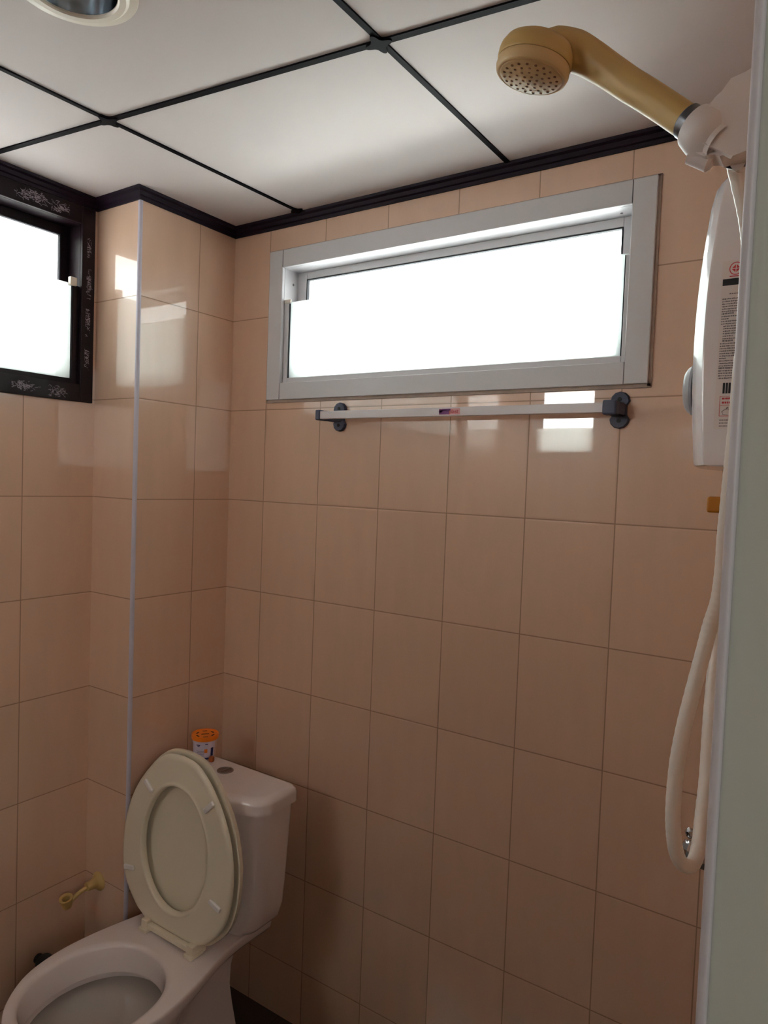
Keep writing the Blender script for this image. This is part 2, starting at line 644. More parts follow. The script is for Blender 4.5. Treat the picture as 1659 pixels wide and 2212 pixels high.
# grey sealant smeared around the white frame
bm = bmesh.new()
for (a, b, c, d) in ((w1o[0] - 0.004, w1o[0] + 0.003, w1o[2] - 0.006, w1o[3] + 0.004), (w1o[1] - 0.003, w1o[1] + 0.006, w1o[2] - 0.006, w1o[3] + 0.004),
                     (w1o[0] - 0.004, w1o[1] + 0.006, w1o[2] - 0.008, w1o[2] + 0.002), (w1o[0] - 0.004, w1o[1] + 0.006, w1o[3] - 0.002, w1o[3] + 0.004)):
    box(bm, a, b, -0.0035, 0.0, c, d, 0.001, 1)
link('sealant', bm, M_caulk, w1)
# joint lines of the frame sticks (stiles run full height) and screw heads
bm = bmesh.new()
for x in (w1i[0], w1i[1]):
    for z0, z1 in ((w1o[2], w1i[2]), (w1i[3], w1o[3])):
        box(bm, x - 0.0005, x + 0.0005, -0.0104, -0.004, z0 + 0.001, z1 - 0.001)
link('frame_joint', bm, M_grey_print, w1, smooth=False)
for x, z, a in ((w1i[0] + 0.0006, 1.993, (1, 0, 0)),):
    bm = bmesh.new()
    lathe(bm, [(0.0035, 0), (0.003, 0.0012)], (x - 0.0006, 0.034, z), a, 14)
    link('screw', bm, M_grey_print, w1)
bm = bmesh.new()
lathe(bm, [(0.003, 0), (0.0025, 0.001)], (1.060, 0.030, w1i[3]), (0, 0, -1), 14)
link('screw', bm, M_grey_print, w1)
bm = bx(w1i[0] + 0.0005, w1i[0] + 0.022, 0.0, 0.0055, 1.9355, 1.945, 0.001, 1)
link('pane_clip', bm, M_clip, w1)

w2o = (-1.767, -0.3275, 1.645, 2.131)
w2i = (-1.710, -0.363, 1.690, 2.088)
w2 = window('window_2', 1, XL, -1, w2o, w2i, M_brown_alu, 'dark brown framed high window with frosted lower pane on the left wall', 1.935, (0.016, 0.016, 0.012), (0.030, 0.022, 0.020, 0.022), depth=0.075, gl=0.058, m_out=M_pane_opal)
bm = bx(XL - 0.0075, XL + 0.004, -0.390, -0.372, 1.932, 1.953, 0.0015, 2)
lathe(bm, [(0.002, 0), (0.0015, 0.0008)], (XL + 0.004, -0.381, 1.942), (1, 0, 0), 12)
link('pane_clip', bm, M_clip, w2)


def scuff(bm, cy, cz, w, h, nst, vertical=False):
    """scratchy leftover of the printed protective film, as thin raised squiggles on the frame face"""
    x = XL + 0.0102
    for _ in range(nst):
        y = cy + random.gauss(0, w / 4)
        z = cz + random.gauss(0, h / 4)
        pts = []
        a = random.uniform(0, 2 * PI)
        L = random.uniform(0.003, 0.008)
        for k in range(5):
            pts.append((y, z))
            a += random.uniform(-1.3, 1.3)
            y += math.cos(a) * L / 2
            z += math.sin(a) * L / 2
            y = min(max(y, cy - w / 2), cy + w / 2)
            z = min(max(z, cz - h / 2), cz + h / 2)
        wd = random.uniform(0.0004, 0.0009)
        vs = []
        for (py, pz) in pts:
            vs.append(((x, py, pz - wd), (x + 0.0002, py, pz + wd)))
        for (p, q), (r, s) in zip(vs[:-1], vs[1:]):
            if (Vector(p) - Vector(r)).length < 1e-5:
                continue
            bm.faces.new([bm.verts.new(c) for c in (p, r, s, q)])


for (cy, cz, w, h, k) in ((-0.494, 2.112, 0.075, 0.026, 90), (-0.424, 2.108, 0.046, 0.026, 50), (-0.3445, 2.035, 0.012, 0.05, 24), (-0.3445, 1.945, 0.014, 0.075, 46),
                          (-0.3455, 1.845, 0.013, 0.070, 40), (-0.3465, 1.755, 0.013, 0.055, 32), (-0.505, 1.667, 0.065, 0.022, 60), (-0.425, 1.664, 0.045, 0.026, 50), (-0.62, 1.667, 0.05, 0.02, 30),
                          (-0.60, 2.112, 0.05, 0.02, 30)):
    bm = bmesh.new()
    scuff(bm, cy, cz, w, h, k)
    link('film_residue', bm, M_film, w2, smooth=False)

w3 = window('window_3', 0, YF, -1, (-0.11, 0.34, 1.61, 2.08), (-0.065, 0.295, 1.655, 2.035), M_alu, 'white aluminium high window in the wall behind the viewer', 1.80, (0.015, 0.010, 0.014), (0.032, 0.032, 0.022, 0.020), m_out=M_pane_half, m_low=M_pane_frost)

# ------------------------------------------------------------------ doorway in the right wall (the photo is taken from it)
dj = thing('door_1', (XR + 0.06, -1.09, 0.0), 'white door frame at the right edge of the view', 'door', kind='structure')
bm = bx(1.4355, XR + TH + 0.012, -1.064, -1.0495, 0.0, 2.02, 0.002, 2)
link('jamb', bm, M_pvc_green, dj)
bm = bx(1.4317, 1.4360, -1.069, -1.0495, 0.0, 2.06, 0.0017, 3)
link('architrave', bm, M_pvc, dj)
bm = bx(XR + 0.0055, XR + TH + 0.012, -1.905, -1.885, 0.0, 2.02, 0.002, 2)
link('jamb', bm, M_pvc_green, dj)
bm = bx(XR + 0.001, XR + TH + 0.012, -1.93, -1.05, 2.0, 2.06, 0.002, 2)
link('door_head', bm, M_pvc, dj)

# unseen passage behind the camera, added closed to keep sky light out of the doorway
HX = 3.2
struct(link('floor_hall', bx(XR + TH, HX, -3.0, 0.0, -0.1, 0.0), M_floor, smooth=False))
struct(link('ceiling_hall', bx(XR + TH, HX, -3.0, 0.0, 2.30, 2.36), M_hall, smooth=False))
struct(link('wall_hall_right', bx(HX, HX + 0.1, -3.0, 0.0, 0.0, 2.36), M_hall, smooth=False))
struct(link('wall_hall_back', bx(XR + TH, HX + 0.1, 0.0, 0.1, 0.0, 2.36), M_hall, smooth=False))
struct(link('wall_hall_front', bx(XR, HX + 0.1, -3.1, -3.0, 0.0, 2.36), M_hall, smooth=False))
struct(link('wall_hall_left', bx(XR, XR + TH, -3.0, YF - TH, 0.0, 2.36), M_hall, smooth=False))

# ------------------------------------------------------------------ ceiling downlight
L = thing('ceiling_light', (LC[0], LC[1], ZC), 'round recessed ceiling downlight with mirrored bowl and cream ring', 'light')
o3 = (LC[0], LC[1], ZC)
bm = bmesh.new()
lathe(bm, [(0.0605, 0.004), (0.0605, -0.0045), (0.063, -0.0065), (0.072, -0.0065), (0.0755, -0.004), (0.0765, -0.0025), (0.088, -0.0015), (0.089, 0.0), (0.0605, 0.0)], o3, (0, 0, 1), 64, False, False)
link('trim_ring', bm, mat('cream_enamel', srgb(222, 212, 200), 0.35), L)
bm = bmesh.new()
lathe(bm, [(0.060, -0.002), (0.059, 0.02), (0.052, 0.05), (0.036, 0.078), (0.018, 0.088), (0.001, 0.089)], o3, (0, 0, 1), 64, False, True)
link('reflector', bm, M_reflector, L)
bm = bmesh.new()
lathe(bm, [(0.012, 0.086), (0.014, 0.055), (0.022, 0.045), (0.024, 0.036), (0.018, 0.028), (0.001, 0.026)], o3, (0, 0, 1), 32, True, True)
link('bulb', bm, M_bulb, L)

# ------------------------------------------------------------------ towel rail
T = thing('towel_rail', (0.74, 0.0, 1.63), 'white square towel rail on two slate blue brackets under the white window', 'towel rail')
bar_y = -0.045
bm = bx(0.366, 1.072, bar_y - 0.0075, bar_y + 0.0075, 1.6215, 1.6405, 0.0012, 2)
link('bar', bm, mat('brushed_white_bar', srgb(214, 206, 208), 0.32), T)
for sx, x in ((-1, 0.392), (1, 1.086)):
    bm = bmesh.new()
    # octagonal lobed wall plate
    pts = []
    for zc, s in ((0.024, 1), (-0.024, -1)):
        for a in range(0, 181, 30):
            t = math.radians(a) if s > 0 else math.radians(180 + a)
            pts.append((0.019 * math.cos(t) * (1.0 if a in (30, 60, 90, 120, 150) else 1.0), zc * 0.75 + 0.0185 * math.sin(t)))
        if s > 0:
            pts += [(-0.0135, 0.009), (-0.0135, -0.009)]
        else:
            pts += [(0.0135, -0.009), (0.0135, 0.009)]
    loft(bm, [[(x + px, 0.0, 1.630 + pz) for px, pz in pts], [(x + px, -0.006, 1.630 + pz) for px, pz in pts],
              [(x + px * 0.9, -0.009, 1.630 + pz * 0.95) for px, pz in pts]])
    br = link('bracket', bm, M_blue, T)
    bm = bmesh.new()
    # arm rising from the plate to the socket that takes the bar
    r0 = [(x - 0.012, -0.007, 1.617), (x + 0.012, -0.007, 1.617), (x + 0.012, -0.007, 1.643), (x - 0.012, -0.007, 1.643)]
    xe = 0.362 if sx < 0 else 1.080
    r1 = [(xe - 0.011, -0.0365, 1.6185), (xe + 0.010, -0.0365, 1.6185), (xe + 0.010, -0.0365, 1.6435), (xe - 0.011, -0.0365, 1.6435)]
    loft(bm, [r0, r1])
    bmesh.ops.bevel(bm, geom=list(bm.edges), offset=0.002, segments=2, affect='EDGES')
    link('arm', bm, M_blue, br)
    if sx < 0:
        bm = bx(0.353, 0.367, bar_y - 0.0105, bar_y + 0.012, 1.6185, 1.6440, 0.003, 3)
    else:
        bm = bx(1.066, 1.094, bar_y - 0.0115, bar_y + 0.013, 1.6170, 1.6455, 0.004, 3)
    link('socket', bm, M_blue, br)
    for dz in (0.021, -0.021):
        bm = bmesh.new()
        lathe(bm, [(0.0042, 0), (0.0042, 0.0012)], (x, -0.0088, 1.630 + dz), (0, -1, 0), 16)
        link('screw_hole', bm, M_black, br)
st = link('sticker', bx(0.7050, 0.7570, bar_y - 0.0079, bar_y - 0.0074, 1.6245, 1.6375, 0.0, 1), M_pink, T, smooth=False)
bm = bmesh.new()
for (a, b, c, d) in ((0.7060, 0.7300, 1.6250, 1.6345), (0.7130, 0.7340, 1.6330, 1.6372), (0.7055, 0.7140, 1.6290, 1.6368)):
    box(bm, a, b, bar_y - 0.0083, bar_y - 0.0078, c, d)
link('ink_smudge', bm, M_purple, st, smooth=False)


def text_mesh(name, s, size, mtx, m, parent, ext=0.0002):
    cu = bpy.data.curves.new(name, 'FONT')
    cu.body = s
    cu.size = size
    cu.extrude = ext
    cu.align_x = 'LEFT'
    to = bpy.data.objects.new('t', cu)
    COL.objects.link(to)
    bpy.context.view_layer.update()
    me = bpy.data.meshes.new_from_object(to.evaluated_get(bpy.context.evaluated_depsgraph_get()))
    bpy.data.objects.remove(to)
    bm = bmesh.new()
    bm.from_mesh(me)
    bmesh.ops.transform(bm, matrix=mtx, verts=bm.verts)
    return link(name, bm, m, parent, smooth=False)


text_mesh('lettering', 'plast', 0.0125, Matrix.Translation((0.7300, bar_y - 0.0082, 1.6270)) @ Matrix.Rotation(PI / 2, 4, 'X'), M_red, st)

# ------------------------------------------------------------------ toilet
TX = 0.217
TO = thing('toilet', (TX, -0.45, 0.0), 'white two-piece ceramic toilet with its seat and lid raised, in the corner', 'toilet')


def interp(tab, t):
    for (a, va), (b, vb) in zip(tab[:-1], tab[1:]):
        if t <= b:
            k = (t - a) / (b - a)
            k = k * k * (3 - 2 * k) if False else k
            return va + (vb - va) * k
    return tab[-1][1]


def smooth_tab(tab):
    """catmull-rom sampling of (x, value) control points"""
    P = smooth_path([(a, b, 0) for a, b in tab], 10)
    return [(p.x, p.y) for p in P]


def bowl_outline(hw, yb, yf, n=44):
    """closed outline from a half-width table hw(y) ; n samples per side"""
    L_, R2 = [], []
    for i in range(n + 1):
        t = i / n
        # denser near the nose
        y = yb + (yf - yb) * math.sin(t * PI / 2) ** 1.0
        w = interp(hw, -y)
        R2.append((TX + w, y))
        L_.append((TX - w, y))
    back = [(TX - hw[0][1] + 2 * hw[0][1] * k / 12, yb) for k in range(1, 12)]
    return R2 + L_[::-1][1:] + back


rim_tab = smooth_tab([(0.150, 0.128), (0.20, 0.126), (0.26, 0.127), (0.32, 0.136), (0.38, 0.151), (0.44, 0.164), (0.50, 0.171), (0.55, 0.170), (0.60, 0.160), (0.64, 0.140), (0.68, 0.107), (0.704, 0.075), (0.718, 0.044), (0.726, 0.0)])
rim_tab = [(a, max(b, 0)) for a, b in rim_tab]
out0 = bowl_outline(rim_tab, -0.150, -0.726)
cx, cy = TX, -0.50
ang = [math.atan2(y - cy, x - cx) for x, y in out0]


def ell(a_, b_, yc, z, back=1.0, p=2.0):
    r = []
    for (x, y) in out0:
        a = math.atan2(y - yc, x - cx)
        c, s = math.cos(a), math.sin(a)
        rr = 1.0 / ((abs(c) / a_) ** p + (abs(s) / b_) ** p) ** (1 / p)
        r.append((cx + rr * c, yc + rr * s, z))
    return r


def scaled(k, z, yc=-0.45, ky=None, dy=0.0):
    ky = k if ky is None else ky
    return [(TX + (x - TX) * k, yc + (y - yc) * ky + dy, z) for x, y in out0]


RZ = 0.390


def lev(kf, kb, z, yb, kyf=1.0):
    """bowl level: kf/kb = width factor at the nose and at the back, yb = where the back ends"""
    r = []
    for x, y in out0:
        t = min(1, max(0, (y + 0.50) / 0.22))
        t = t * t * (3 - 2 * t)
        k = kf + (kb - kf) * t
        yy = -0.45 + (y + 0.45) * (kyf if y < -0.45 else (-0.45 - yb) / (-0.45 + 0.15))
        r.append((TX + (x - TX) * k, yy, z))
    return r


rings = [
    lev(0.60, 0.80, 0.0, -0.17, 0.60), lev(0.60, 0.80, 0.02, -0.17, 0.60), lev(0.54, 0.66, 0.05, -0.18, 0.56), lev(0.50, 0.52, 0.12, -0.20, 0.56), lev(0.53, 0.48, 0.18, -0.21, 0.62),
    lev(0.66, 0.48, 0.235, -0.22, 0.74), lev(0.80, 0.50, 0.285, -0.22, 0.86), lev(0.91, 0.55, 0.322, -0.215, 0.945), lev(0.965, 0.70, 0.345, -0.19, 0.98), lev(0.985, 0.93, 0.357, -0.158, 0.995), lev(0.998, 0.985, 0.368, -0.151, 0.999),
    scaled(1.0, RZ - 0.008), scaled(0.993, RZ - 0.003, ky=0.996), scaled(0.975, RZ, ky=0.988),
    ell(0.147, 0.153, -0.550, RZ, p=2.25), ell(0.138, 0.145, -0.550, RZ - 0.002, p=2.25), ell(0.133, 0.141, -0.550, RZ - 0.009, p=2.2), ell(0.130, 0.140, -0.550, RZ - 0.030, p=2.2),
    ell(0.127, 0.138, -0.548, RZ - 0.058, p=2.15), ell(0.1275, 0.139, -0.548, RZ - 0.063, p=2.15), ell(0.132, 0.143, -0.548, RZ - 0.064, p=2.15), ell(0.147, 0.160, -0.548, RZ - 0.060, p=2.1),
    ell(0.149, 0.163, -0.546, RZ - 0.075, p=2.1), ell(0.140, 0.155, -0.542, RZ - 0.105, p=2.1), ell(0.120, 0.138, -0.535, RZ - 0.140, p=2.1), ell(0.088, 0.108, -0.520, RZ - 0.19), ell(0.055, 0.075, -0.50, RZ - 0.23), ell(0.03, 0.05, -0.49, RZ - 0.25)]
bm = bmesh.new()
loft(bm, rings)
bowl = link('bowl', bm, M_cer, TO, angle=60)
bm = bmesh.new()
loft(bm, [ell(0.1445, 0.159, -0.5445, RZ - 0.090, p=2.1), ell(0.1448, 0.1592, -0.5445, RZ - 0.088, p=2.1)])
link('water', bm, M_water, bowl)


def dshape(w, yb, yf, z, rb=0.02, front=0.05, n=14, xc=TX):
    """tank plan: straight back, rounded back corners, bowed front running from yf at the centre back by `front` at the corners"""
    pts = []
    rc = 0.045

    def fy(x):
        return yf + front * (abs(x) / w) ** 2.4
    # back right corner -> front right -> front left -> back left
    for k in range(5):
        a = PI / 2 - (PI / 2) * k / 4
        pts.append((w - rb + rb * math.cos(a), yb - rb + rb * math.sin(a)))
    xs = w - rc
    ys = fy(xs)
    for k in range(7):
        a = -(PI / 2 - 0.35) * k / 6
        pts.append((w - rc + rc * math.cos(a), ys + rc * 0.95 + rc * math.sin(a)))
    for k in range(1, n):
        x = xs - rc * 0.35 - (2 * xs - rc * 0.7) * k / n
        x = x if True else x
        pts.append((x, fy(x)))
    for k in range(7):
        a = PI + (PI / 2 - 0.35) * (1 - k / 6)
        pts.append((-w + rc + rc * math.cos(a), ys + rc * 0.95 + rc * math.sin(a)))
    for k in range(5):
        a = PI - (PI / 2) * k / 4
        pts.append((-w + rb + rb * math.cos(a), yb - rb + rb * math.sin(a)))
    return [(xc + x, y, z) for x, y in pts]


bm = bmesh.new()
loft(bm, [dshape(0.128, -0.150, -0.262, 0.3905, 0.02, 0.03), dshape(0.142, -0.146, -0.272, 0.396, 0.02, 0.035), dshape(0.155, -0.141, -0.272, 0.412, 0.02, 0.04), dshape(0.163, -0.138, -0.276, 0.445, 0.02, 0.048),
          dshape(0.167, -0.136, -0.279, 0.50, 0.02, 0.052), dshape(0.177, -0.132, -0.286, 0.694, 0.02, 0.06)])
link('tank', bm, M_cer, TO, angle=50)
bm = bmesh.new()
lw, lb, lf = 0.188, -0.126, -0.298
loft(bm, [dshape(lw - 0.006, lb - 0.004, lf + 0.005, 0.6945, 0.02, 0.063), dshape(lw, lb, lf, 0.697, 0.022, 0.063), dshape(lw, lb, lf, 0.718, 0.022, 0.063), dshape(lw - 0.003, lb - 0.002, lf + 0.003, 0.725, 0.022, 0.063),
          dshape(lw - 0.010, lb - 0.006, lf + 0.010, 0.7305, 0.022, 0.063), dshape(lw - 0.022, lb - 0.014, lf + 0.022, 0.7330, 0.022, 0.063)])
link('tank_lid', bm, M_cer, TO, angle=50)
bm = bmesh.new()
lathe(bm, [(0.021, 0), (0.021, 0.0015), (0.0195, 0.0022), (0.0185, 0.001), (0.001, 0.0012)], (0.206, -0.184, 0.7330), (0, 0, 1), 36, True, True)
box(bm, 0.205, 0.207, -0.202, -0.166, 0.7346, 0.7352)
link('flush_button', bm, M_button, TO)

# seat and cover, tilted back on the hinge ; local u = across, v = along, w = towards the viewer
SB = Vector((0.213, -0.345, 0.404))
th = 0.06
ev = Vector((0, math.sin(th), math.cos(th)))
ew = Vector((0, -math.cos(th), math.sin(th)))


def sp_(u, v, w_):
    return SB + Vector((u, 0, 0)) + ev * v + ew * w_


seat_half = smooth_tab([(0.004, 0.085), (0.012, 0.105), (0.030, 0.130), (0.057, 0.157), (0.096, 0.178), (0.144, 0.187), (0.19, 0.187), (0.218, 0.184), (0.266, 0.170), (0.31, 0.148), (0.345, 0.122), (0.375, 0.094), (0.399, 0.062), (0.408, 0.038), (0.412, 0.0)])


def seat_outline(off, n=40, v0=0.004, v1=0.412):
    pts = []
    for i in range(n + 1):
        t = i / n
        v = v0 + (v1 - v0) * math.sin(t * PI / 2)
        pts.append((interp(seat_half, v), v))
    full = pts + [(-u, v) for u, v in pts[::-1][1:]]
    full += [(-0.085 + 0.17 * k / 10, v0) for k in range(1, 10)]
    c = (0.0, 0.19)
    out = []
    N = len(full)
    for i, (u, v) in enumerate(full):
        a, b = full[i - 1], full[(i + 1) % N]
        tx, ty = b[0] - a[0], b[1] - a[1]
        ln = math.hypot(tx, ty) or 1
        nx, ny = ty / ln, -tx / ln
        out.append((u + nx * off, v + ny * off))
    return out


so = seat_outline(0.0)


def hole(a_, b_, vc, w_):
    pts = []
    for (u, v) in so:
        an = math.atan2(v - vc, u)
        c, s = math.cos(an), math.sin(an)
        bb = b_ if s > 0 else b_ * 0.97
        rr = 1 / math.sqrt((c / a_) ** 2 + (s / bb) ** 2)
        # egg: narrower at the top
        k = 1 - 0.10 * max(0, s) ** 2 * abs(c)
        pts.append(sp_(rr * c * k, vc + rr * s, w_))
    return pts


def so_w(off, w_):
    return [sp_(u, v, w_) for u, v in seat_outline(off)]


bm = bmesh.new()
rr_ = [so_w(-0.004, 0.000), so_w(0.0, 0.003), so_w(0.0, 0.008), so_w(-0.004, 0.012), so_w(-0.012, 0.013), hole(0.126, 0.158, 0.195, 0.0130), hole(0.121, 0.153, 0.195, 0.0165), hole(0.116, 0.148, 0.195, 0.0165), hole(0.113, 0.145, 0.195, 0.0135), hole(0.112, 0.144, 0.195, 0.004), hole(0.114, 0.146, 0.195, 0.0)]
rr_.append(rr_[0])
R = [[bm.verts.new(p) for p in r] for r in rr_[:-1]]
R.append(R[0])
nn_ = len(R[0])
for a, b in zip(R[:-1], R[1:]):
    for i in range(nn_):
        j = (i + 1) % nn_
        bm.faces.new((a[i], a[j], b[j], b[i]))
seat = link('seat', bm, M_seat, TO, angle=50)
for (u, v, an) in ((-0.123, 0.293, 0.66), (0.124, 0.262, 2.5), (-0.151, 0.105, -0.05), (0.136, 0.075, 0.72)):
    pass
for (px, pv, an) in ((-0.100, 0.319, -0.62), (0.108, 0.327, 0.80), (-0.150, 0.107, 0.20), (0.147, 0.121, -0.30)):
    bm = bmesh.new()
    mm = Matrix((Vector((1, 0, 0)), ev, ew)).transposed().to_4x4()
    mm.translation = sp_(px, pv, 0.0125)
    mm = mm @ Matrix.Rotation(an, 4, 'Z')
    box(bm, -0.018, 0.018, -0.0060, 0.0060, 0.0, 0.0075, 0.0028, 3, mm)
    link('bumper', bm, M_seatpad, seat)
bm = bmesh.new()
loft(bm, [so_w(-0.012, -0.0235), so_w(0.003, -0.0215), so_w(0.008, -0.016), so_w(0.008, -0.007), so_w(0.004, -0.0065), so_w(0.000, -0.0085), so_w(-0.012, -0.012), so_w(-0.03, -0.013)])
cover = link('seat_cover', bm, M_seat, TO, angle=50)
bm = bmesh.new()
box(bm, 0.135, 0.307, -0.368, -0.354, 0.3985, 0.4105, 0.002, 2)
hinge = link('hinge', bm, M_seat, TO)
for x in (0.142, 0.300):
    bm = bmesh.new()
    box(bm, x - 0.011, x + 0.011, -0.370, -0.328, 0.3905, 0.418, 0.003, 2)
    box(bm, x - 0.013, x + 0.013, -0.376, -0.338, 0.3902, 0.399, 0.002, 2)
    link('hinge_block', bm, M_seat, hinge)

# ------------------------------------------------------------------ tub on the tank lid
JX, JY, JZ = 0.102, -0.158, 0.7332
J = thing('freshener_tub', (JX, JY, JZ), 'small lilac labelled tub with orange lid standing on the toilet tank', 'tub')
bm = bmesh.new()
lathe(bm, [(0.026, 0.0), (0.028, 0.002), (0.0312, 0.052), (0.0312, 0.055)], (JX, JY, JZ), (0, 0, 1), 48)
body = link('tub_body', bm, M_jarbody, J)
bm = bmesh.new()
n = 40
r0, r1 = [], []
A0, A1 = -2.9, 0.2
for k in range(n + 1):
    a = A0 + (A1 - A0) * k / n
    r0.append((JX + 0.0287 * math.cos(a), JY + 0.0287 * math.sin(a), JZ + 0.006))
    r1.append((JX + 0.0316 * math.cos(a), JY + 0.0316 * math.sin(a), JZ + 0.050))
loft(bm, [r0, r1], False, False, closed=False)
lab = link('paper_label', bm, M_jar, body)


def on_jar(a, h, e=0.0006):
    r = 0.0280 + 0.0032 * h / 0.052 + e
    return (JX + r * math.cos(a), JY + r * math.sin(a), JZ + h)


def jar_patch(bm, a0, a1, h0, h1, n=8, e=0.0007):
    lo = [on_jar(a0 + (a1 - a0) * k / n, h0, e) for k in range(n + 1)]
    hi = [on_jar(a0 + (a1 - a0) * k / n, h1, e) for k in range(n + 1)]
    loft(bm, [lo, hi], False, False, closed=False)


bm = bmesh.new()
jar_patch(bm, -1.75, -0.35, 0.004, 0.009, 12)
jar_patch(bm, -0.22, 0.02, 0.012, 0.034, 5)
for (a, h, w_) in ((-1.30, 0.041, 0.34), (-1.28, 0.038, 0.20), (-0.60, 0.044, 0.22)):
    jar_patch(bm, a - w_ / 2, a + w_ / 2, h, h + 0.0022)
link('navy_print', bm, M_navy, lab)
bm = bmesh.new()
for k in range(4):
    jar_patch(bm, -1.5, -0.8, 0.014 + k * 0.004, 0.0150 + k * 0.004)
link('small_print', bm, M_grey_print, lab)
bm = bmesh.new()
jar_patch(bm, -0.78, -0.52, 0.022, 0.032)
link('emblem', bm, M_orange, lab)
bm = bmesh.new()
lathe(bm, [(0.0315, 0.0525), (0.0345, 0.0525), (0.0350, 0.054), (0.0350, 0.0625), (0.034, 0.064), (0.0325, 0.064), (0.0315, 0.0615), (0.001, 0.0610)], (JX, JY, JZ), (0, 0, 1), 48, True, True)
lid = link('tub_lid', bm, M_orange, J)
bm = bmesh.new()
for a in range(0, 360, 60):
    t = math.radians(a + 20)
    mm = Matrix.Translation((JX + 0.022 * math.cos(t), JY + 0.022 * math.sin(t), JZ + 0.0611)) @ Matrix.Rotation(t + PI / 2, 4, 'Z')
    box(bm, -0.006, 0.006, -0.0022, 0.0022, 0, 0.0004, mtx=mm)
mm = Matrix.Translation((JX, JY, JZ + 0.0611)) @ Matrix.Rotation(0.9, 4, 'Z')
box(bm, -0.010, 0.010, -0.002, 0.002, 0, 0.0004, mtx=mm)
link('vent_slots', bm, mat('dark_slot', srgb(60, 26, 8), 0.7), lid, smooth=False)
bm = bmesh.new()
lathe(bm, [(0.006, 0.0), (0.0075, 0.002), (0.0075, 0.010), (0.0055, 0.013), (0.001, 0.014)], (0.1375, -0.1665, 0.7331), (0.0, 0.0, 1), 20)
o = link('small_cap', bm, mat('rust_orange_plastic', srgb(172, 84, 30), 0.4), None)
tag(o, 'tiny rust orange cap beside the tub on the toilet tank lid', 'cap')

# ------------------------------------------------------------------ bidet spray holder on the column
H = thing('spray_holder', (-0.112, YC, 0.397), 'cream plastic bidet spray holder hooked out from the column beside the toilet', 'holder')
bm = bmesh.new()
lathe(bm, [(0.0245, 0.0), (0.0245, 0.003), (0.021, 0.007), (0.0145, 0.012), (0.0125, 0.020), (0.0115, 0.034), (0.010, 0.037), (0.001, 0.038)], (-0.112, YC, 0.397), (0, -1, 0), 36)
link('wall_rose', bm, M_cream, H)
bm = bmesh.new()
P0 = Vector((-0.112, YC - 0.030, 0.396))
P1 = Vector((-0.118, YC - 0.052, 0.388))
P2 = Vector((-0.122, YC - 0.072, 0.376))
tube(bm, smooth_path([P0, P1, P2], 6), 0.0055, 12)
link('arm', bm, M_cream, H)
bm = bmesh.new()
cp = Vector((-0.124, YC - 0.086, 0.386))
lathe(bm, [(0.0095, 0.0), (0.0095, -0.022), (0.0080, -0.022), (0.0105, -0.026), (0.013, -0.020), (0.0165, 0.0), (0.0165, 0.002), (0.0125, 0.002), (0.0095, 0.0)], cp, (0.12, -0.25, 1), 32, False, False)
link('cradle', bm, M_cream, H)

bm = bmesh.new()
lathe(bm, [(0.012, 0.0), (0.012, 0.018), (0.019, 0.020), (0.022, 0.026), (0.022, 0.044), (0.019, 0.050), (0.001, 0.052)], (XL, -0.445, 0.235), (1, 0, 0), 32)
o = link('stop_valve', bm, M_black, None)
tag(o, 'black round stop valve low on the left wall, half hidden by the toilet bowl', 'valve')

# ------------------------------------------------------------------ water heater
HW = thing('water_heater', (XR, -0.40, 1.506), 'white wall-mounted instant water heater with silver knob at the right', 'water heater')


def dep(z):
    """x of the bulged front edge at height z"""
    t = (z - 1.506) / 0.352
    return 1.3330 - 0.0135 * math.sin(max(0.0, min(1.0, t * 0.86 + 0.14)) * PI) ** 1.0 + 0.010 * max(0, t - 0.62) ** 1.5


def heater_ring(z, inset=0.0):
    xf = dep(z) + inset
    ys, ye = -0.500 + inset, -0.290 - inset
    pts = [(XR, ys), (xf + 0.002, ys), (xf - 0.001, ys + 0.001)]
    # stepped shoulder then bowed face
    pts += [(xf - 0.004, ys + 0.006), (xf - 0.010, ys + 0.016), (xf - 0.0105, ys + 0.019), (xf - 0.017, ys + 0.032), (xf - 0.0215, ys + 0.055), (xf - 0.0245, ys + 0.085), (xf - 0.0252, -0.395)]
    m_ = [(x, -0.79 - y) for x, y in pts[:-1]]
    pts = pts + m_[::-1]
    return [(x, y, z) for x, y in pts]


bm = bmesh.new()
zs = [1.506, 1.5075, 1.512] + [1.52 + 0.0275 * k for k in range(12)] + [1.845, 1.853, 1.857, 1.858]
ins = [0.004, 0.001, 0.0] + [0.0] * 12 + [0.002, 0.006, 0.011, 0.016]
loft(bm, [heater_ring(z, i) for z, i in zip(zs, ins)])
cas = link('casing', bm, M_white, HW, angle=26)
bm = bmesh.new()
kz, ky = 1.611, -0.395
lathe(bm, [(0.034, 0.0), (0.034, 0.003), (0.0325, 0.0045), (0.030, 0.008), (0.025, 0.0115), (0.016, 0.0135), (0.001, 0.014)], (dep(kz) - 0.0262, ky, kz), (-1, 0, 0), 40)
link('temperature_knob', bm, M_knob, HW)
YS = -0.5004
lb0 = link('rating_label', bx(1.3352, 1.4100, YS - 0.0001, -0.4999, 1.5500, 1.7470), M_paper, HW, smooth=False)


def lrect(bm, x0, x1, z0, z1, e=0.0003):
    box(bm, x0, x1, YS - e, YS, z0, z1)


